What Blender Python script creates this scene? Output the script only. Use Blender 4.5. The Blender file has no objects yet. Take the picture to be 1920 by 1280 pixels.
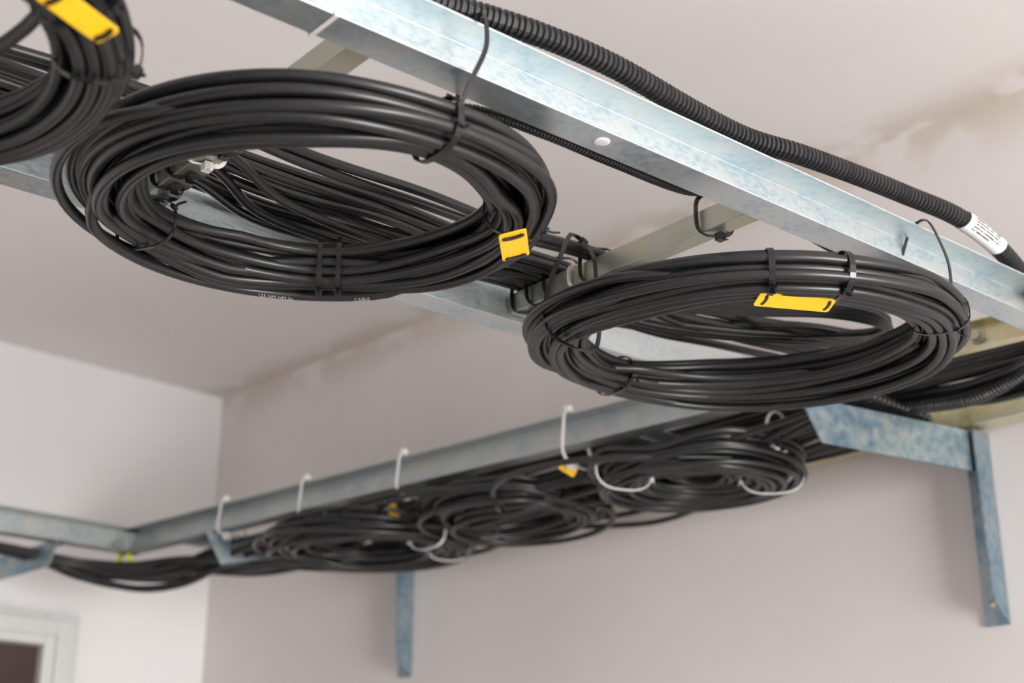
import bpy, math, random
from mathutils import Vector, Matrix, noise
CZ=1.6
def W(x,y,h): return Vector((x,y,CZ+h))
col=bpy.context.scene.collection
# ------------------------------------------------------------ materials
def newmat(name):
    m=bpy.data.materials.new(name); m.use_nodes=True
    nt=m.node_tree; b=nt.nodes['Principled BSDF']; return m,nt,b
def noisenode(nt,scale,detail=4,coord='Object',sc=(1,1,1)):
    tc=nt.nodes.new('ShaderNodeTexCoord'); mp=nt.nodes.new('ShaderNodeMapping'); mp.inputs['Scale'].default_value=sc
    n=nt.nodes.new('ShaderNodeTexNoise'); n.inputs['Scale'].default_value=scale; n.inputs['Detail'].default_value=detail
    nt.links.new(tc.outputs[coord],mp.inputs[0]); nt.links.new(mp.outputs[0],n.inputs['Vector']); return n
def ramp(nt,src,stops):
    r=nt.nodes.new('ShaderNodeValToRGB'); e=r.color_ramp.elements
    e[0].position=stops[0][0]; e[0].color=(*stops[0][1],1); e[1].position=stops[-1][0]; e[1].color=(*stops[-1][1],1)
    for p,c in stops[1:-1]:
        k=e.new(p); k.color=(*c,1)
    nt.links.new(src,r.inputs[0]); return r
def bump(nt,b,src,s,d=.001):
    bp=nt.nodes.new('ShaderNodeBump'); bp.inputs['Strength'].default_value=s; bp.inputs['Distance'].default_value=d
    nt.links.new(src,bp.inputs['Height']); nt.links.new(bp.outputs[0],b.inputs['Normal'])
def m_simple(name,c,rough=.5,metal=0,var=.12,ns=40,bs=.0):
    m,nt,b=newmat(name)
    n=noisenode(nt,ns)
    r=ramp(nt,n.outputs[0],[(.3,tuple(x*(1-var) for x in c)),(.7,tuple(min(1,x*(1+var)) for x in c))])
    nt.links.new(r.outputs[0],b.inputs['Base Color']); b.inputs['Roughness'].default_value=rough; b.inputs['Metallic'].default_value=metal
    if bs: bump(nt,b,n.outputs[0],bs)
    return m
def m_metal(name,stops,rough=(.28,.5),metal=.85,big=14,fine=70,amt=.6,sc=(1,1,1)):
    m,nt,b=newmat(name)
    n=noisenode(nt,big,7,sc=sc); n2=noisenode(nt,fine,6,sc=sc)
    mx=nt.nodes.new('ShaderNodeMath'); mx.operation='ADD'
    ml=nt.nodes.new('ShaderNodeMath'); ml.operation='MULTIPLY'; ml.inputs[1].default_value=amt
    sb=nt.nodes.new('ShaderNodeMath'); sb.operation='SUBTRACT'; sb.inputs[1].default_value=amt/2
    nt.links.new(n2.outputs[0],ml.inputs[0]); nt.links.new(ml.outputs[0],mx.inputs[1]); nt.links.new(n.outputs[0],mx.inputs[0]); nt.links.new(mx.outputs[0],sb.inputs[0])
    r=ramp(nt,sb.outputs[0],stops); nt.links.new(r.outputs[0],b.inputs['Base Color'])
    mr=nt.nodes.new('ShaderNodeMapRange'); mr.inputs[3].default_value=rough[0]; mr.inputs[4].default_value=rough[1]
    nt.links.new(n2.outputs[0],mr.inputs[0]); nt.links.new(mr.outputs[0],b.inputs['Roughness'])
    b.inputs['Metallic'].default_value=metal
    bump(nt,b,n2.outputs[0],.08)
    return m
M_zinc=m_metal('galvanised_steel',[(.22,(.47,.56,.60)),(.43,(.56,.64,.67)),(.58,(.63,.68,.69)),(.8,(.62,.63,.59))],big=22,fine=130,amt=1.0,sc=(1,1,2.2))
M_zincd=m_metal('galvanised_steel_dull',[(.25,(.34,.39,.41)),(.5,(.44,.47,.47)),(.75,(.50,.50,.44))],rough=(.35,.55),big=20)
M_rung=m_metal('galvanised_rung_steel',[(.25,(.36,.38,.32)),(.5,(.46,.47,.40)),(.75,(.50,.48,.36))],rough=(.3,.5),big=20)
M_blue=m_metal('blue_zinc_steel',[(.20,(.17,.25,.32)),(.45,(.24,.33,.39)),(.60,(.32,.38,.41)),(.76,(.38,.40,.38)),(.92,(.32,.26,.18))],rough=(.3,.5),metal=.8,big=18,amt=1.0)
M_yel=m_metal('yellow_zinc_steel',[(.25,(.48,.42,.22)),(.5,(.66,.60,.37)),(.75,(.70,.69,.60))],big=20)
M_cable=m_simple('black_cable_jacket',(.0100,.0100,.0106),.36,0,.25,120,.05)
M_cond=m_simple('black_conduit_plastic',(.014,.014,.015),.34,0,.2,80)
M_tie=m_simple('black_nylon',(.006,.006,.007),.25,0,.1,80)
M_wtie=m_simple('white_nylon',(.74,.73,.70),.4,0,.06,60)
M_tag=m_simple('yellow_plastic',(.90,.52,.008),.45,0,.04,60)
M_label=m_simple('white_label',(.70,.70,.70),.5,0,.03,60)
M_ink=m_simple('black_ink',(.02,.02,.02),.6)
M_print=m_simple('grey_print',(.36,.35,.34),.6)
M_frame=m_simple('white_frame_paint',(.58,.59,.57),.4,0,.05,12)
M_door=m_simple('dark_brown_door',(.045,.022,.018),.45,0,.3,15)
M_floor=m_simple('concrete_floor',(.53,.49,.47),.7,0,.1,4)
C0=Vector((-.745,3.45,0)); Rd=Vector((.70,-.714,0)).normalized(); Rn=Vector((-.714,-.70,0)).normalized()
Ld=Vector((-.707,-.707,0)).normalized(); Ln=Vector((.707,-.707,0)).normalized()
def m_plaster(name,c1,c2,stain=None):
    m,nt,b=newmat(name)
    n=noisenode(nt,1.6,6,'Object'); n2=noisenode(nt,220,3,'Object')
    r=ramp(nt,n.outputs[0],[(.3,c1),(.7,c2)])
    out=r.outputs[0]
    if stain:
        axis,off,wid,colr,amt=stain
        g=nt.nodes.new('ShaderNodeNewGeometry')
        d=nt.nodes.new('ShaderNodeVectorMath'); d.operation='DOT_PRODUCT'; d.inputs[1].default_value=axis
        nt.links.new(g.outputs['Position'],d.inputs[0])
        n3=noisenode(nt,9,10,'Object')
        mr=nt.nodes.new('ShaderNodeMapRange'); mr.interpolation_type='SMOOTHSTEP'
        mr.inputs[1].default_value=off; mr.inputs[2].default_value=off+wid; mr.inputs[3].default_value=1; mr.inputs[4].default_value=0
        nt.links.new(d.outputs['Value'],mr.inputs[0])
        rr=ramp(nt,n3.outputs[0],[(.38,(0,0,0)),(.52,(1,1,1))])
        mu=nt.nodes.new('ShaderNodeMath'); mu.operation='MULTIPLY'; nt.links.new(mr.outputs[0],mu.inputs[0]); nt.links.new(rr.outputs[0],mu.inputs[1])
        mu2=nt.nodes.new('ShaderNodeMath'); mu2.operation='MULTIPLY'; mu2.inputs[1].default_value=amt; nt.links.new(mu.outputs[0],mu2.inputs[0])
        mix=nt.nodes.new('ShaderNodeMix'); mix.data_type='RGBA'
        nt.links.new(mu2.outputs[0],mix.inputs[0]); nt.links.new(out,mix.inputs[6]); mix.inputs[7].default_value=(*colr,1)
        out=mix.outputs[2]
    nt.links.new(out,b.inputs['Base Color']); b.inputs['Roughness'].default_value=.75
    bump(nt,b,n2.outputs[0],.15)
    return m
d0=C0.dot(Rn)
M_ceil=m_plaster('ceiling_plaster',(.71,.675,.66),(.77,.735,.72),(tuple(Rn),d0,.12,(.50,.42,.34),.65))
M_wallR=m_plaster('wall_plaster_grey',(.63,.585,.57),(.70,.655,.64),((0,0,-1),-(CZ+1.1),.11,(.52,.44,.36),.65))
M_wallL=m_plaster('wall_plaster_white',(.70,.69,.69),(.74,.73,.73))
# ------------------------------------------------------------ mesh helpers
def mk(name,verts,faces,mat,parent=None,smooth=False,origin=None):
    verts=[Vector(v) for v in verts]
    if origin is None:
        mn=Vector([min(v[i] for v in verts) for i in range(3)]); mxx=Vector([max(v[i] for v in verts) for i in range(3)]); origin=(mn+mxx)/2
    me=bpy.data.meshes.new(name); me.from_pydata([v-origin for v in verts],[],faces); me.update()
    me.materials.append(mat)
    if smooth:
        for p in me.polygons: p.use_smooth=True
    ob=bpy.data.objects.new(name,me); col.objects.link(ob)
    if parent: ob.parent=parent; ob.location=origin-parent.location
    else: ob.location=origin
    return ob
def meta(o,label,cat,group=None):
    o['label']=label; o['category']=cat
    if group: o['group']=group
def empty(name,loc,label,cat,group=None):
    e=bpy.data.objects.new(name,None); e.empty_display_size=.05; e.location=loc; col.objects.link(e); meta(e,label,cat,group); return e
def catmull(pts,step,closed=False):
    pts=[Vector(p) for p in pts]; n=len(pts); out=[]
    rng=n if closed else n-1
    for i in range(rng):
        if closed: p0,p1,p2,p3=[pts[(i+k-1)%n] for k in range(4)]
        else: p0=pts[max(i-1,0)];p1=pts[i];p2=pts[i+1];p3=pts[min(i+2,n-1)]
        m=max(1,int((p2-p1).length/step))
        for j in range(m):
            t=j/m
            out.append(.5*((2*p1)+(p2-p0)*t+(2*p0-5*p1+4*p2-p3)*t*t+(3*p1-p0-3*p2+p3)*t**3))
    if not closed: out.append(pts[-1])
    return out
def tube_geo(path,rad,seg=8,V=None,F=None):
    V=[] if V is None else V; F=[] if F is None else F
    base=len(V); n=len(path)
    t=(path[1]-path[0]).normalized(); up=Vector((0,0,1)) if abs(t.z)<.9 else Vector((1,0,0))
    nn=(up-t*up.dot(t)).normalized()
    for i in range(n):
        if i==0: t=path[1]-path[0]
        elif i==n-1: t=path[-1]-path[-2]
        else: t=path[i+1]-path[i-1]
        t.normalize(); nn=(nn-t*nn.dot(t)).normalized(); bb=t.cross(nn)
        r=rad[i] if isinstance(rad,list) else rad
        for k in range(seg):
            a=2*math.pi*k/seg; V.append(path[i]+nn*(math.cos(a)*r)+bb*(math.sin(a)*r))
    for i in range(n-1):
        for k in range(seg):
            a=base+i*seg+k; b=base+i*seg+(k+1)%seg
            F.append((a,b,b+seg,a+seg))
    F.append(tuple(base+k for k in range(seg))[::-1]); F.append(tuple(base+(n-1)*seg+k for k in range(seg)))
    return V,F
def box_geo(c,ax,ay,az,V,F):
    b=len(V)
    for sx in(-1,1):
        for sy in(-1,1):
            for sz in(-1,1): V.append(c+ax*sx+ay*sy+az*sz)
    for f in((0,1,3,2),(4,6,7,5),(0,4,5,1),(2,3,7,6),(0,2,6,4),(1,5,7,3)): F.append(tuple(b+i for i in f))
def ribbon_geo(path,wdir,w,th,closed,V,F):
    base=len(V); n=len(path)
    for i in range(n):
        if closed: t=path[(i+1)%n]-path[i-1]
        else: t=path[min(i+1,n-1)]-path[max(i-1,0)]
        t.normalize(); wd=(wdir-t*wdir.dot(t)).normalized(); nn=t.cross(wd)
        for a,b in((-1,-1),(1,-1),(1,1),(-1,1)): V.append(path[i]+wd*(a*w/2)+nn*(b*th/2))
    for i in range(n if closed else n-1):
        j=(i+1)%n
        for k in range(4):
            k2=(k+1)%4; F.append((base+i*4+k,base+i*4+k2,base+j*4+k2,base+j*4+k))
    if not closed:
        F.append(tuple(base+k for k in range(4))[::-1]); F.append(tuple(base+(n-1)*4+k for k in range(4)))
def bevel(ob,w,seg=2):
    m=ob.modifiers.new('bevel','BEVEL'); m.width=w; m.segments=seg; m.limit_method='ANGLE'
def channel(name,p0,p1,out,H,Fl,mat,parent,t=.0022):
    prof=[(0,0),(Fl,0),(Fl,t),(t,t),(t,H-t),(Fl,H-t),(Fl,H),(0,H)]
    V=[];n=len(prof)
    for p in(p0,p1):
        for o,z in prof: V.append(p+out*o+Vector((0,0,z)))
    F=[(i,(i+1)%n,(i+1)%n+n,i+n) for i in range(n)]
    F+=[(0,7,6,5,4,3,2,1),(8,9,10,11,12,13,14,15)]
    ob=mk(name,V,F,mat,parent)
    bevel(ob,.0006); return ob
def slab(name,pts,h0,h1,mat):
    n=len(pts); V=[Vector((p[0],p[1],h0)) for p in pts]+[Vector((p[0],p[1],h1)) for p in pts]
    F=[tuple(range(n))[::-1],tuple(range(n,2*n))]+[(i,(i+1)%n,(i+1)%n+n,i+n) for i in range(n)]
    o=mk(name,V,F,mat); o['kind']='structure'; return o
# ------------------------------------------------------------ room
CH=CZ+1.1
pR=C0+Rd*5.2; pL=C0+Ld*4.5
def q(v): return (v.x,v.y)
far=C0+Rd*5.2+Ld*4.5
slab('ceiling',[q(C0),q(pR),q(far),q(pL)],CH,CH+.1,M_ceil)
slab('floor',[q(C0),q(pR),q(far),q(pL)],-.1,0,M_floor)
slab('wall_right',[q(C0),q(pR),q(pR-Rn*.15),q(C0-Rn*.15)],0,CH,M_wallR)
slab('wall_left',[q(C0-Rn*.15),q(C0),q(pL),q(pL-Ln*.15)],0,CH,M_wallL)
def Lp(d,o,z): return C0+Ld*d+Ln*o+Vector((0,0,z))
V=[];F=[]
def lbox(d0,d1,o0,o1,z0,z1):
    c=Lp((d0+d1)/2,(o0+o1)/2,(z0+z1)/2); box_geo(c,Ld*abs(d1-d0)/2,Ln*abs(o1-o0)/2,Vector((0,0,abs(z1-z0)/2)),V,F)
lbox(.35,.43,.001,.035,0,2.10); lbox(1.23,1.31,.001,.035,0,2.10); lbox(.43,1.23,.001,.035,2.03,2.10)
lbox(.365,.405,.035,.045,0,2.085); lbox(.405,1.255,.035,.045,2.05,2.085)
tr=mk('trim_1',V,F,M_frame); tr['kind']='structure'; bevel(tr,.003)
V=[];F=[]; lbox(.432,1.228,.002,.012,0.005,2.028)
for zz in((.2,.95),(1.1,1.9)): lbox(.54,1.12,.012,.018,*zz)
dr=mk('door_1',V,F,M_door); dr['kind']='structure'; bevel(dr,.003)
# ------------------------------------------------------------ foreground ladder
P0=Vector((-.205,.871,0)); D=Vector((.764,.646,0)).normalized(); N=Vector((-.646,.764,0)).normalized()
Q0=Vector((-.787,2.895,0)); E=Vector((1.115,-1.018,0)).normalized(); O=Vector((-1.018,-1.115,0)).normalized()
Z=lambda h: Vector((0,0,CZ+h))
def Lw(s,n,h): return P0+D*s+N*n+Z(h)
def hit(a,d,b,e):
    den=d.x*e.y-d.y*e.x; return ((b.x-a.x)*e.y-(b.y-a.y)*e.x)/den
s_near=hit(P0,D,Q0+O*.037,E); s_far=hit(P0+N*.365,D,Q0+O*.037,E)
sj=(P0+N*.365+D*s_far-(Q0+O*.037)).dot(E)
lad=empty('cable_ladder',Lw(.4,.18,.58),'galvanised steel cable ladder hung below the ceiling carrying cable coils','cable ladder')
channel('side_rail',Lw(-.7,0,.58),Lw(s_near,0,.58),-N,.05,.034,M_zinc,lad)
channel('side_rail',Lw(-.7,.365,.58),Lw(s_far-.04,.365,.58),N,.05,.036,M_zinc,lad)
s_rA=.107; s_rB=.572
RZ=.586; RT=RZ+.023
for s in(s_rA,s_rB,s_rB-.93):
    channel('rung',Lw(s,.002,RZ),Lw(s,.363,RZ),D,.024,.022,M_rung,lad,.002)
def disc(name,c,axis,r,h,mat,parent,seg=20):
    axis=axis.normalized(); u=axis.orthogonal().normalized(); v=axis.cross(u)
    prof=[(r,0),(r,.3*h),(r*.85,.75*h),(r*.45,h)]
    V=[];F=[]
    for rr,hh in prof:
        for k in range(seg):
            a=2*math.pi*k/seg; V.append(c+axis*hh+u*math.cos(a)*rr+v*math.sin(a)*rr)
    for i in range(3):
        for k in range(seg): F.append((i*seg+k,i*seg+(k+1)%seg,(i+1)*seg+(k+1)%seg,(i+1)*seg+k))
    F.append(tuple(range(seg))[::-1]); F.append(tuple(3*seg+k for k in range(seg)))
    return mk(name,V,F,mat,parent,True)
def hexbolt(c,axis,r,h,mat,parent):
    axis=axis.normalized(); u=axis.orthogonal().normalized(); v=axis.cross(u);V=[];F=[]
    for rr,hh,sg in((r*1.5,0,6),(r*1.5,h*.25,6),(r,h*.25,6),(r,h,6)):
        for k in range(6):
            a=math.pi*k/3; V.append(c+axis*hh+u*math.cos(a)*rr+v*math.sin(a)*rr)
    for i in range(3):
        for k in range(6): F.append((i*6+k,i*6+(k+1)%6,(i+1)*6+(k+1)%6,(i+1)*6+k))
    F.append(tuple(range(6))[::-1]); F.append(tuple(18+k for k in range(6)))
    return mk('bolt',V,F,mat,parent)
disc('hole_disc',Lw(.355,-.018,.5798),Vector((0,0,-1)),.0075,.001,M_label,lad)  # flange hole as a pale disc, the bright ceiling behind put into its colour
# ------------------------------------------------------------ wall-side ladder
def Wr(s,o,h): return C0+Rd*s+Rn*o+Z(h)
def Bo(s,o,h): return Q0+E*s+O*o+Z(h)
def Lo(s,o,h): return Q0+Ld*s+Ln*o+Z(h)
lad2=empty('cable_ladder',Bo(.9,-.15,.58),'galvanised steel cable ladder running along the wall and round the corner','cable ladder')
channel('side_rail',Bo(0,0,.58),Bo(sj+.02,0,.58),O,.05,.034,M_zincd,lad2)
channel('side_rail',Bo(sj+.022,0,.586),Bo(2.5,0,.586),O,.036,.018,M_yel,lad2)
channel('side_rail',Lo(0.0,0,.58),Lo(1.2,0,.58),Ln,.05,.034,M_zincd,lad2)
channel('side_rail',Wr(.52,.06,.58),Wr(3.0,.045,.58),-Rn,.05,.034,M_yel,lad2)
for s in(.15,.45,.88,1.28,sj+.05,sj+.4):
    a=Bo(s,-.002,RZ)
    k=hit(a,-O,C0+Rn*.062,Rd); b=a-O*k
    channel('rung',a,b,E,.024,.026,M_zincd,lad2,.002)
hexbolt(Bo(sj+.23,.0022,.604),O,.006,.012,M_rung,lad2)
hexbolt(Bo(sj+.29,.0022,.604),O,.007,.014,M_rung,lad2)
V=[];F=[]; box_geo(Bo(.02,.045,.592),E*.022,O*.002,Vector((0,0,.012)),V,F)
mk('joint_clip',V,F,M_zincd,lad2)
hexbolt(Bo(.02,.047,.592),O,.005,.008,M_zincd,lad2)
# ------------------------------------------------------------ brackets
def bracket(wallp,outp,normal,along,legbot=.31,H=.05,zt=.578,Hw=None):
    br=empty('wall_bracket',Vector((wallp.x,wallp.y,CZ+legbot)),'blue zinc-plated steel wall bracket with arm and leg','wall bracket','wall brackets under the cable ladder')
    d=(outp-wallp); d.z=0; L=d.length; d.normalize(); side=Vector((-d.y,d.x,0))
    if side.dot(along)<0: side=-side
    t=.003;w=.03;V=[];F=[]; Hw=H if Hw is None else Hw
    a=Vector((wallp.x,wallp.y,0));zt=CZ+zt
    def P(l,s,z): return a+d*l+side*s+Vector((0,0,z))
    for s in(0,t):
        V+= [P(.001,s,zt),P(L,s,zt),P(L-.035,s,zt-H),P(L-.12,s,zt-H*.6-Hw*.4),P(.001,s,zt-Hw)]
    F+=[(0,1,2,3,4),(9,8,7,6,5),(0,5,6,1),(1,6,7,2),(2,7,8,3),(3,8,9,4),(4,9,5,0)]
    b=len(V)
    for z in(zt,zt-t): V+=[P(.001,t,z),P(L,t,z),P(L-.02,w,z),P(.001,w,z)]
    F+=[tuple(b+i for i in f) for f in((0,1,2,3),(7,6,5,4),(0,4,5,1),(1,5,6,2),(2,6,7,3),(3,7,4,0))]
    mk('arm',V,F,M_blue,br)
    V=[];F=[]; zb=CZ+legbot; zt2=zt
    n=normal; al=along
    def Q(n_,s_,z): return a+n*n_+al*s_+Vector((0,0,z))
    for s in(0,t): V+=[Q(.002,s,zt2),Q(.046,s,zt2),Q(.040,s,zb+.03),Q(.002,s,zb)]
    F+=[(0,1,2,3),(7,6,5,4),(0,4,5,1),(1,5,6,2),(2,6,7,3),(3,7,4,0)]
    b=len(V)
    for o in(.002,.002+t): V+=[Q(o,t,zt2-.005),Q(o,.036,zt2-.005),Q(o,.036,zb),Q(o,t,zb)]
    F+=[tuple(b+i for i in f) for f in((0,1,2,3),(7,6,5,4),(0,4,5,1),(1,5,6,2),(2,6,7,3),(3,7,4,0))]
    mk('leg',V,F,M_blue,br)
    disc('bolt',Q(.002+t,.02,zb+.03),n,.006,.003,M_yel,br)
    return br
bracket(Wr(2.06,0,0),Vector((.385,1.79,0)),Rn,-Rd,.30,H=.060,zt=.575)
bracket(Wr(.775,0,0),Vector((-.585,2.648,0)),Rn,-Rd,.335,H=.060,Hw=.012)
bracket(C0+Ld*.62,C0+Ld*.62+Ln*.42,Ln,-Ld,.31)
# ------------------------------------------------------------ coils
def smooth_noise(rs,per):
    vals=[rs.uniform(-1,1) for _ in range(400)]
    def f(t):
        x=t*per; i=int(math.floor(x)); u=x-i
        a,b,c,d=[vals[(i+k-1)%400] for k in range(4)]
        return .5*((2*b)+(c-a)*u+(2*a-5*b+4*c-d)*u*u+(3*b-a-3*c+d)*u**3)
    return f
def hexslots(n,a,b,r):
    pts=[];sp=2*r*.98
    for j in range(-8,9):
        for i in range(-14,15):
            x=(i+(.5 if j%2 else 0))*sp; y=j*sp*.866
            pts.append(((x/a)**2+(y/b)**2,x,y))
    pts.sort(); return [(p[1],p[2]) for p in pts[:n]]
def angdist(a,b): return abs((a-b+math.pi)%(2*math.pi)-math.pi)
TILT={}
def coil(center,R,a,b,n,r,seed,ties,label,amp=.006,tilt=(0,0),loose=(),res=84,seg=9,group='hanging coils of spare black cable',start=0,fan=(),open_=.34,gw=.7):
    rs=random.Random(seed)
    c=W(*center)
    e=empty('cable_coil',c,label,'cable coil',group); TILT[e.name]=tilt
    slots=hexslots(n,a,b,r)
    order=[slots.pop(rs.randrange(len(slots)))]
    while slots:
        lx,ly=order[-1]; slots.sort(key=lambda p:(p[0]-lx)**2+(p[1]-ly)**2+rs.uniform(0,(9*r)**2)); order.append(slots.pop(0))
    f1=smooth_noise(rs,2.9); f2=smooth_noise(rs,2.5)
    T=[math.radians(t) for t in ties]
    path=[]
    tot=n-1
    for i in range(int(tot*res)+1):
        tt=i/res; th=2*math.pi*tt+start; k=min(int(tt),n-2); u=tt-k
        uu=min(max((u-.25)/.5,0),1); uu=uu*uu*(3-2*uu)
        x=order[k][0]*(1-uu)+order[k+1][0]*uu; y=order[k][1]*(1-uu)+order[k+1][1]*uu
        dm=min([angdist(th,t) for t in T]+[3]); g=min(dm/gw,1); g=g*g*(3-2*g)
        x=x*(.97+open_*g)+amp*f1(tt)*g; y=y*(.97+.16*g)+amp*.75*f2(tt)*g
        for (fa,fw,fx,fy) in fan:
            dd=angdist(th,math.radians(fa))/math.radians(fw)
            if dd<1:
                kk=(1-dd*dd)**2; x*=1+fx*kk; y*=1+fy*kk
        rr=R+x; X=rr*math.cos(th); Y=rr*math.sin(th)
        path.append(c+Vector((X,Y,y+X*tilt[0]+Y*tilt[1])))
    V,F=tube_geo(path,r,seg)
    for (rad,dx,dy,dz,wv,a0,a1) in loose:
        pp=[];g1=smooth_noise(rs,3);g2=smooth_noise(rs,3)
        m=int(abs(a1-a0)/360*76)
        for i in range(m+1):
            th=math.radians(a0+(a1-a0)*i/m); ti=i/70
            e0=min(i,m-i)/(m*.22); e0=min(e0,1); e0=e0*e0*(3-2*e0)
            vv=Vector((math.cos(th),math.sin(th),0))
            A=Vector((rad*math.cos(th)+dx,rad*math.sin(th)+dy,dz+wv*g1(ti)))+vv*wv*g2(ti)
            B=vv*R
            p=B*(1-e0)+A*e0; p.z+=p.x*tilt[0]+p.y*tilt[1]
            pp.append(c+p)
        tube_geo(pp,r,seg,V,F)
    mk('cable',V,F,M_cable,e,True)
    return e
def coiltie(e,ang,R,a,b,mat=M_tie,w=.0048,head=200,skew=0,tail=.012,pad=.0012):
    tilt=TILT[e.name]
    c=Vector(e.location); th=math.radians(ang)
    rd=Vector((math.cos(th),math.sin(th),0)); tg=Vector((-math.sin(th),math.cos(th),0)); z=Vector((0,0,1))
    m=c+rd*R+z*(R*rd.x*tilt[0]+R*rd.y*tilt[1])
    A=a+pad;B=b+pad;pts=[]
    for k in range(28):
        t=2*math.pi*k/28; cx=math.copysign(abs(math.cos(t))**.75,math.cos(t)); sy=math.copysign(abs(math.sin(t))**.75,math.sin(t))
        pts.append(m+rd*(A*cx)+z*(B*sy)+tg*(skew*cx))
    V=[];F=[]; ribbon_geo(pts,tg,w,.0013,True,V,F)
    t=math.radians(head); hp=m+rd*(A*math.cos(t))*1.05+z*(B*math.sin(t))*1.08+tg*skew*math.cos(t)
    nrm=(rd*math.cos(t)/A+z*math.sin(t)/B).normalized(); tt=nrm.cross(tg)
    box_geo(hp,tg*(w*.75),tt*(w*.6),nrm*(w*.5),V,F)
    if tail: ribbon_geo([hp,hp+nrm*tail*.5+tt*tail*.1,hp+nrm*tail+tt*tail*.4],tg,w*.7,.001,False,V,F)
    return mk('cable_tie',V,F,mat,e)
def looptie(e,pts,wdir,mat=M_tie,w=.0042,headat=None):
    P=[W(*p) for p in pts]; path=catmull(P,.006,True)
    V=[];F=[]; ribbon_geo(path,Vector(wdir).normalized(),w,.0012,True,V,F)
    if headat is not None:
        c=P[headat]; t=(P[(headat+1)%len(P)]-P[headat-1]).normalized(); wd=Vector(wdir).normalized(); wd=(wd-t*wd.dot(t)).normalized(); n=t.cross(wd)
        box_geo(c,wd*w*.8,t*w*.7,n*w*.6,V,F)
        ribbon_geo([c,c+n*.006+t*.003,c+n*.012+t*.008],wd,w*.7,.001,False,V,F)
    return mk('cable_tie',V,F,mat,e)
def tag(e,c,la,sa,L,Wd,mat=M_tag,slots=True):
    la=la.normalized(); sa=(sa-la*sa.dot(la)).normalized(); n=la.cross(sa)
    r=.003;out=[]
    for (sx,sy,a0) in((1,1,0),(-1,1,90),(-1,-1,180),(1,-1,270)):
        for k in range(5):
            a=math.radians(a0+22.5*k); out.append((sx*(L/2-r)+r*math.cos(a),sy*(Wd/2-r)+r*math.sin(a)))
    m=len(out);V=[c+la*x+sa*y+n*h for h in(-.0006,.0006) for x,y in out]
    F=[tuple(range(m))[::-1],tuple(range(m,2*m))]+[(i,(i+1)%m,(i+1)%m+m,i+m) for i in range(m)]
    tg=mk('marker_tag',V,F,mat,e); tg['label']='yellow plastic marker tag'
    if slots:
        for sgn in(-1,1):
            V=[];F=[]
            pts=[c+la*(sgn*(L/2-.0065)+.0022*math.sin(math.pi*j/8))+sa*(Wd*.34*math.cos(math.pi*j/8))+n*.0010 for j in range(9)]
            ribbon_geo(pts,la,.0034,.0036,False,V,F)
            mk('tag_slot_band',V,F,M_tie,e)
def text(e,s,p,xdir,nrm,size):
    cu=bpy.data.curves.new('print_curve','FONT'); cu.body=s; cu.size=size; cu.extrude=.00005; cu.align_x='CENTER'; cu.align_y='CENTER'
    t=bpy.data.objects.new('print_curve',cu); col.objects.link(t); bpy.context.view_layer.update()
    me=bpy.data.meshes.new_from_object(t.evaluated_get(bpy.context.evaluated_depsgraph_get()))
    bpy.data.objects.remove(t); me.materials.clear(); me.materials.append(M_print)
    o=bpy.data.objects.new('cable_print',me); col.objects.link(o)
    x=xdir.normalized(); z=(nrm-x*nrm.dot(x)).normalized(); y=z.cross(x)
    M=Matrix((x,y,z)).transposed().to_4x4(); o.rotation_euler=M.to_euler(); o.parent=e; o.location=p-e.location
# coil one
c1=(-.170,1.117,.54)
R1=.177; rc=.0051
e1=coil(c1,R1,.027,.021,23,rc,11,[-51,10,95,160],'large hanging coil of black cable strapped under the ladder rail',amp=.0105,open_=.12,tilt=(0,.05),
   loose=[(.190,-.006,.000,-.026,.0,40,215),(.204,-.012,-.010,-.012,.004,115,265),(.186,-.004,-.006,.018,.005,190,330),(.192,-.012,-.008,.002,.006,150,250),(.176,.000,-.010,.012,.006,200,335)])
for a,s in((91,.003),(97,.0)): coiltie(e1,a,R1,.029,.027,head=250,skew=s,tail=.006)
coiltie(e1,12,R1,.030,.022,head=-20,skew=.01,w=.004); coiltie(e1,160,R1,.030,.023,head=150,w=.004)
coiltie(e1,-51,R1,.030,.022,head=-25,w=.006)
looptie(e1,[(-.038,1.008,.634),(-.024,.974,.636),(-.020,.962,.60),(-.030,.952,.565),(-.043,.957,.538),(-.050,.975,.562),(-.045,1.003,.573),(-.042,1.010,.60)],D,headat=None,w=.004)
tag(e1,W(.002,1.141,.506),Vector((.06,.99,0)),Vector((.99,-.06,.25)),.056,.025)
for ang,s in((82,'CABLE'),(108,'125 NM HM 2x')):
    th=math.radians(ang); yy=.190*math.sin(th); p=Vector(e1.location)+Vector((.190*math.cos(th)-.006,yy,-.026+yy*.05)); nr=Vector((0,-.5,-.87))
    text(e1,s,p+nr*(rc+.0006),Vector((math.sin(th),-math.cos(th),0)),nr,.0055)
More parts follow.
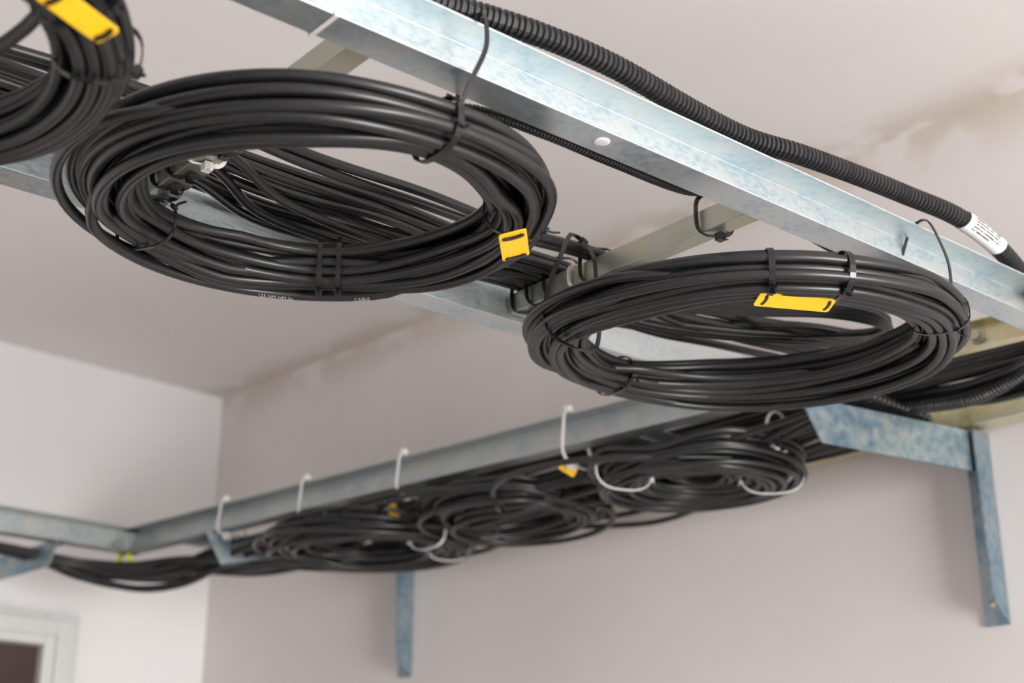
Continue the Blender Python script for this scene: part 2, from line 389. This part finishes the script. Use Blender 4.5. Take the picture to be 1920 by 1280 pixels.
# coil two
c2=(.250,1.414,.519)
R2=.201
e2=coil(c2,R2,.028,.018,23,.0050,23,[-93,-75,-24,130,190],'large hanging coil of black cable with two black cable ties',amp=.009,open_=.2,tilt=(0,.055),
   loose=[(.212,-.006,.0,.008,.004,-60,150),(.206,-.008,-.006,-.006,.003,60,180),(.175,.004,.004,-.004,.006,30,150),(.165,.004,.0,.006,.006,40,150),(.214,-.018,-.008,.002,.005,120,260),(.208,-.016,-.004,-.01,.005,140,240)],fan=[(70,75,.3,.1),(185,40,.2,.1)])
coiltie(e2,-93,R2,.029,.020,head=-60,w=.006); coiltie(e2,-74,R2,.029,.020,head=-60,w=.006)
coiltie(e2,130,R2,.030,.020,head=200,w=.005); coiltie(e2,-24,R2,.029,.020,head=-60,w=.004)
looptie(e2,[(.432,1.392,.634),(.443,1.368,.636),(.450,1.35,.60),(.452,1.338,.565),(.446,1.335,.53),(.425,1.345,.525),(.40,1.36,.545),(.40,1.38,.57),(.42,1.40,.60)],D,headat=None,w=.004)
looptie(e2,[(.076,1.376,.614),(.062,1.352,.612),(.050,1.342,.582),(.036,1.336,.54),(.036,1.334,.500),(.060,1.349,.486),(.086,1.367,.490),(.092,1.380,.53),(.090,1.387,.565),(.088,1.387,.60)],tuple(D),headat=0,w=.005)
tag(e2,W(.265,1.225,.4850),Vector((.077,.018,0)),Vector((-.1,.9,-.22)),.076,.021)
# coil zero, nearest
c0=(-.453,.772,.508)
e0=coil(c0,.181,.026,.022,20,.0051,37,[12,-60,100],'large hanging coil of black cable with long yellow marker tag',amp=.006,open_=.15,
   loose=[(.115,-.03,.03,.0,.005,-20,200),(.10,-.03,.02,.02,.006,-30,160)])
coiltie(e0,16,.181,.028,.023,head=-30,w=.006,tail=.006)
coiltie(e0,-6,.181,.028,.023,head=-30,w=.006,tail=.006)
tag(e0,W(-.262,.730,.476),Vector((.42,.9,0)),Vector((.9,-.4,.25)),.056,.018)
# ------------------------------------------------------------ cables along the ladder
def cable(pts,r=.0050,grp='black cables running along the cable ladder',label='straight black cable lying along the steel cable ladder',seg=9,name='cable_run'):
    path=catmull([W(*p) for p in pts],.012); V,F=tube_geo(path,r,seg)
    o=mk(name,V,F,M_cable,None,True); meta(o,label,'cable',grp); return o
def lp(s,n,h): v=P0+D*s+N*n; return (v.x,v.y,h)
rs=random.Random(5)
runs=[(.218,.616),(.232,.616),(.278,.616),(.290,.616),(.302,.616),(.314,.616),(.326,.616),(.338,.616),(.350,.616),(.284,.626),(.296,.626),(.308,.626)]
for i,(n0,h0) in enumerate(runs):
    pts=[]
    for s in(-.7,-.45,-.2,0,.107,.22,.34,.46,.572,.66,.75):
        fx=0 if s in(.107,.572) else 1
        nn=n0+rs.uniform(-.008,.008)*fx; hh=h0-.010*fx*rs.random()
        if s>.6: hh-=.02*(s-.6)/.15; nn=nn*(1-(s-.6)*.8)
        pts.append(lp(s,min(nn,.356),hh))
    if i%4!=3:
        k=i*.005
        pts+=[lp(.86,.21-k*.7,.588),lp(.895+k*.6,.165-k*.5,.583),lp(.925+k*.5,.115,.579),lp(.895+k*.3,.075+k*.3,.576),lp(.83,.075+k*.6,.574),lp(.74,.11+k*1.1,.572),lp(.64,.16+k*1.3,.572),lp(.56,.20+k*1.3,.573)]
    else:
        pts+=[lp(.85,n0-.05,.592),lp(1.0,n0-.08,.588),lp(1.1,n0-.09,.57)]
    cable(pts)
for (n1,n2,n3,n4) in((.33,.345,.32,.335),(.26,.29,.32,.325),(.29,.33,.34,.31)):
    cable([lp(-.2,n1,.62),lp(.107,n1,.615),lp(.22,n2,.596),lp(.34,(n2+n3)/2,.592),lp(.46,n3,.598),lp(.572,n4,.617),lp(.70,n4-.03,.592),lp(.80,n4-.08,.584),lp(.92,n4-.14,.586),lp(1.02,n4-.16,.59)],label='black cable hanging slackly in the ladder bundle')
def runtie(s,n0,n1,h0,h1,mat=M_tie,grp='black cable ties holding cables to the rungs',lab='black nylon cable tie wrapped round cables and ladder rung',slant=.016):
    c=P0+D*s+N*((n0+n1)/2)+Z((h0+h1)/2)
    pts=[]
    for k in range(24):
        t=2*math.pi*k/24; cx=math.copysign(abs(math.cos(t))**.6,math.cos(t)); sy=math.copysign(abs(math.sin(t))**.6,math.sin(t))
        pts.append(c+N*cx*(n1-n0)/2+Vector((0,0,1))*sy*(h1-h0)/2-D*(slant*cx))
    V=[];F=[]; ribbon_geo(pts,D,.005,.0014,True,V,F)
    hp=c-Vector((0,0,1))*((h1-h0)/2+.003)-N*((n1-n0)*.3)
    box_geo(hp,D*.004,N*.004,Vector((0,0,.004)),V,F); ribbon_geo([hp,hp-Vector((0,0,.004))-N*.004,hp-Vector((0,0,.006))-N*.009],D,.0035,.001,False,V,F)
    o=mk('cable_tie',V,F,mat); meta(o,lab,'cable tie',grp)
for s in(s_rA+.011,s_rB+.011):
    runtie(s,.272,.298,RZ-.002,.634); runtie(s,.302,.328,RZ-.002,.634); runtie(s+.002,.332,.356,RZ-.002,.625)
    runtie(s,.212,.238,RZ-.002,.625)
for s in(s_rA+.011,s_rB+.011):
    runtie(s,.246,.256,RZ-.002,.612,M_wtie,'white cable ties on the rungs','white nylon cable tie wrapped round the ladder rung')
runtie(s_rB+.011,.045,.066,.582,.628)
V=[];F=[]
pts=[Lw(.07,.0015,.5785),Lw(.07,-.0355,.5785),Lw(.07,-.0355,.6315),Lw(.07,.0015,.6315)]
ribbon_geo(pts,D,.004,.0012,True,V,F)
o=mk('cable_tie',V,F,M_wtie); meta(o,'white nylon cable tie strapped round the ladder rail','cable tie','white cable ties on the rungs')
# ------------------------------------------------------------ corrugated conduits
def conduit(pts,r,pitch,label,seg=16,depth=.8):
    path=catmull([W(*p) for p in pts],pitch/5)
    L=[0]
    for i in range(1,len(path)): L.append(L[-1]+(path[i]-path[i-1]).length)
    rad=[r*(1 if ((l/pitch)%1)<.55 else depth) for l in L]
    V,F=tube_geo(path,rad,seg); o=mk('corrugated_conduit',V,F,M_cond,None,False); meta(o,label,'conduit')
    return o
cpath=[(-.30,.80,.643),(-.2,.872,.643),(-.069,.965,.645),(.018,1.018,.646),(.089,1.075,.648),(.169,1.157,.649),(.226,1.210,.650),(.286,1.250,.653),(.354,1.307,.660),(.424,1.365,.664),(.498,1.420,.662),(.569,1.490,.649),(.632,1.575,.63),(.672,1.65,.607),(.668,1.73,.590),(.628,1.81,.580),(.582,1.885,.590),(.50,2.0,.612),(.33,2.17,.620),(.1,2.40,.620)]
conduit(cpath,.0108,.0060,'black corrugated plastic conduit resting on the ladder rail')
conduit([lp(.19,.045,.572),lp(.24,.024,.588),lp(.32,.016,.589),lp(.4,.016,.589),lp(.5,.016,.592),lp(.58,.016,.617),lp(.7,.02,.60),lp(.9,.03,.59),lp(1.0,.04,.585)],.0050,.0038,'thin black corrugated conduit running inside the ladder rail',12)
full=catmull([W(*p) for p in cpath],.004)
a=W(.500,1.422,.662); b=W(.556,1.476,.651)
ia=min(range(len(full)),key=lambda i:(full[i]-a).length); ib=min(range(len(full)),key=lambda i:(full[i]-b).length)
def frame(i):
    t=(full[i+1]-full[i-1]).normalized(); side=t.cross(Vector((0,0,1))).normalized(); return t,side,side.cross(t)
V=[];F=[]; na=14
for i in range(ia,ib+1):
    t,side,up=frame(i)
    for k in range(na+1):
        an=math.radians(-125+200*k/na); n=side*math.cos(an)+up*math.sin(an)
        sk=t*(.010*(k/na-.5))
        V.append(full[i]+n*.0112+sk); V.append(full[i]+n*.0115+sk)
m=2*(na+1)
for i in range(ib-ia):
    for k in range(na):
        a0=i*m+2*k
        F.append((a0,a0+2,a0+m+2,a0+m)); F.append((a0+1,a0+m+1,a0+m+3,a0+3))
    F.append((i*m,i*m+m,i*m+m+1,i*m+1)); e_=i*m+2*na; F.append((e_,e_+1,e_+m+1,e_+m))
lb=mk('paper_label',V,F,M_label,None,True); meta(lb,'white printed paper label wrapped round the black conduit','label')
V=[];F=[]
rs=random.Random(3)
seg=full[ia+2:ib-1]
for row,ang in enumerate((14,-4,-22,-40,-58)):
    i=1
    while i<len(seg)-2:
        t=(seg[i+1]-seg[i]).normalized(); side=t.cross(Vector((0,0,1))).normalized(); up=side.cross(t)
        n=side*math.cos(math.radians(ang))+up*math.sin(math.radians(ang))
        c=seg[i]+n*.0118+t*(.010*((ang+125)/200-.5))
        for j in range(3):
            if rs.random()<.85: box_geo(c+t*(.0014*(j-1)),t*rs.uniform(.0004,.0006),t.cross(n)*rs.uniform(.0006,.0009),n*.00015,V,F)
        i+=1
        if row==4 and i>len(seg)*.6: break
mk('label_print',V,F,M_ink,lb)
for k,(dx,dz) in enumerate(((.018,-.004),(.030,.008),(.004,-.002),(.018,.012),(.034,-.006),(-.008,.006),(.026,-.020),(.040,-.016))):
    cable([(.64+dx,1.48,.60+dz),(.672+dx,1.60,.592+dz),(.672+dx,1.71,.590+dz),(.632+dx*.9,1.81+dx*.3,.594+dz*.8),(.588+dx*.7,1.885+dx*.5,.606+dz*.5),(.50+dx*.6,1.985+dx*.5,.616+dz*.3),(.33+dx*.6,2.15+dx*.5,.617),(.08+dx*.6,2.40+dx*.5,.617),(-.2+dx*.6,2.66+dx*.5,.617),(-.40+dx*.6,2.86+dx*.5,.612)],r=.0056,grp='black cables curving onto the wall ladder',label='black cable curving from one ladder onto the wall ladder')
rs=random.Random(19)
def wp(s,o,h): v=Wr(s,o,0); return (v.x,v.y,h)
for k in range(17):
    o0=.10+.015*k; pts=[(-1.28+.01*rs.random(),2.50-.05+.008*k,.574),(-1.05,2.73-.05+.007*k,.572),(-.86,2.88-.05+.006*k,.560-.02*rs.random()),(-.69,2.86-.04+.006*k,.552-.02*rs.random())]
    for j,s in enumerate((.55,.8,1.05,1.3,1.55,1.75,1.9)):
        oo=(.11 if j==0 else 0)+min(o0,.32)+rs.uniform(-.03,.03)
        dz=.036 if oo>.16 else .012
        pts.append(wp(s,min(.35,max(.095,oo)),.571-dz*rs.random()-(.010 if j in(1,3,5) and oo>.16 else 0)))
    pts[-1]=wp(1.93,.09+.012*k,.572+.002*(k%3)); pts.append(wp(2.02,.09+.012*k,.592))
    cable(pts,r=.0050,grp='black cables slung under the wall ladder',label='black cable slung in waves under the wall ladder')
for k in range(9):
    pts=[]
    for j,s in enumerate((.75,1.0,1.2,1.4,1.6,1.8,2.0,2.3,2.7)):
        lim=.34-.03*max(0,s-1.0)*2
        pts.append(wp(s,min(lim-.03,.15+.021*k+rs.uniform(-.01,.01)),.616+.002*rs.random()))
    cable(pts,r=.0052,grp='black cables lying on the wall ladder',label='black cable lying along the rungs of the wall ladder')
# ------------------------------------------------------------ coils under the wall ladder
g2='small coils of black cable under the wall ladder'
b1=coil((-.262,2.53,.530),.148,.042,.024,24,.0048,51,[-40,150],'coil of black cable with white ties under the wall ladder',amp=.019,res=60,seg=8,group=g2,loose=[(.11,.01,0,.0,.01,0,200),(.12,.0,.02,.01,.01,150,340),(.18,.06,-.03,.0,.010,-90,120),(.17,-.04,.03,.0,.008,90,280)])
b2=coil((.00,2.325,.542),.120,.044,.020,22,.0048,52,[-50],'small coil of black cable sagging under the wall ladder',amp=.022,res=54,seg=8,group=g2,loose=[(.09,.01,0,.0,.01,0,200),(.20,-.10,.07,.0,.008,110,300),(.21,.11,-.08,.0,.008,-90,90),(.17,-.06,.05,.005,.006,100,320),(.18,.08,-.05,.01,.006,-100,100)])
b3=coil((.275,2.065,.535),.115,.054,.028,34,.0048,53,[-120],'coil of black cable tied with white ties under the wall ladder',amp=.018,res=60,seg=8,group=g2,loose=[(.07,.01,0,.0,.008,0,200),(.06,.0,.0,.01,.008,150,340),(.20,-.10,.08,.0,.008,110,300),(.05,.0,.0,.005,.008,-60,240)])
coiltie(b1,-40,.148,.042,.029,M_wtie,w=.0045,tail=.006); coiltie(b1,10,.148,.038,.026,M_wtie,w=.0045,tail=.006)
coiltie(b2,-10,.120,.040,.025,M_tie,w=.004); coiltie(b2,-100,.120,.040,.025,M_tie,w=.005)
coiltie(b3,-160,.116,.044,.030,M_wtie,w=.0045,tail=.006); coiltie(b3,-8,.116,.046,.030,M_wtie,w=.0045,tail=.006)
tag(b2,W(-.205,2.385,.553),Vector((.3,-.2,-.9)),Vector((.9,-.2,.3)),.036,.016,slots=False)
tag(b3,W(.085,2.07,.547),Vector((.7,-.2,-.5)),Vector((.6,-.2,.7)),.028,.013,slots=False)
rs=random.Random(8)
for k in range(14):
    dx=rs.uniform(-.014,.014); dy=rs.uniform(-.03,.03); dz=rs.uniform(-.014,.018)
    sag=rs.uniform(-.018,.024)
    cable([(-1.28+dx,2.50+dy,.572),(-1.10+dx,2.66+dy,.572+dz*.2),(-.965+dx,2.79+dy,.562+dz*.5),(-.88+dx,2.84+dy,.544+dz+sag*.5),(-.775+dx,2.85+dy,.527+dz+sag),(-.67+dx,2.81+dy,.530+dz+sag),(-.566+dx,2.73+dy,.542+dz),(-.448+dx,2.62+dy,.556+dz*.5),(-.33+dx,2.52+dy,.562)],r=.0045,grp='black cables sagging at the wall corner',label='black cable sagging below the ladder at the wall corner')
def railtie(s,drop,bulge=.006,mat=M_wtie):
    p=lambda o,h:tuple(Q0.xy+(E*s+O*o).xy)+(h,)
    c=[p(.0,.634),p(.036,.634),p(.038+bulge*.7,.61),p(.038+bulge,.58-drop*.5),p(.02,.578-drop),p(-.02,.578-drop),p(-.022,.58-drop*.3),p(-.008,.60)]
    P=[W(*x) for x in c]; path=catmull(P,.008,True); V=[];F=[]; ribbon_geo(path,E,.0045,.0018,True,V,F)
    h=W(*p(.022,.576-drop)); box_geo(h,E*.006,O*.006,Vector((0,0,.006)),V,F)
    h=W(*p(.03,.638)); box_geo(h,E*.005,O*.005,Vector((0,0,.005)),V,F)
    o=mk('cable_tie',V,F,mat); meta(o,'white nylon cable tie looped over the wall ladder rail','cable tie','white cable ties on the wall ladder rail')
for s,d in((.35,.008),(.59,.05),(.845,.012),(1.21,.025)): railtie(s,d)
c=W(.385,1.955,.572); V=[];F=[]
ring=[c+O*(.030*math.cos(t))+Vector((0,0,.030*math.sin(t))) for t in[2*math.pi*k/20 for k in range(20)]]
ribbon_geo(ring,E,.005,.0018,True,V,F); box_geo(c+O*.012-Vector((0,0,.031)),E*.005,O*.006,Vector((0,0,.005)),V,F)
o=mk('cable_tie',V,F,M_wtie); meta(o,'white nylon cable tie round the cable bundle beside the bracket','cable tie','white cable ties on the wall ladder rail')
V=[];F=[]; c=Q0+O*.02+Z(.570)
pts=[c+E*(.020*math.cos(t))+Vector((0,0,.016*math.sin(t))) for t in[2*math.pi*k/16 for k in range(16)]]
ribbon_geo(pts,O,.012,.003,True,V,F)
o=mk('earth_tape',V,F,m_simple('yellow_green_tape',(.62,.68,.04),.5)); meta(o,'yellow-green earthing tape loop at the rail corner','tape')
# ------------------------------------------------------------ light
w=bpy.data.worlds.new('world'); bpy.context.scene.world=w; w.use_nodes=True
bg=w.node_tree.nodes['Background']; bg.inputs[0].default_value=(.98,.97,1,1); bg.inputs[1].default_value=.78
def area(name,loc,target,sx,sy,power,colr):
    l=bpy.data.lights.new(name,'AREA'); l.shape='RECTANGLE'; l.size=sx; l.size_y=sy; l.energy=power; l.color=colr
    o=bpy.data.objects.new(name,l); o.location=loc; col.objects.link(o)
    o.rotation_euler=(Vector(target)-Vector(loc)).to_track_quat('-Z','Y').to_euler(); return o
area('window_daylight',(2.3,-1.4,1.5),(.15,1.6,2.15),1.1,1.4,182,(1,.985,.965))
bpy.context.scene.view_settings.view_transform='Standard'
# ------------------------------------------------------------ camera
cd=bpy.data.cameras.new('camera'); cam=bpy.data.objects.new('camera',cd); col.objects.link(cam)
cam.location=(0,0,CZ); cam.rotation_euler=(math.radians(110),0,0)
cd.sensor_width=36; cd.lens=49.4; cd.clip_start=.01
cd.dof.use_dof=True; cd.dof.focus_distance=1.33; cd.dof.aperture_fstop=4.8
bpy.context.scene.camera=cam
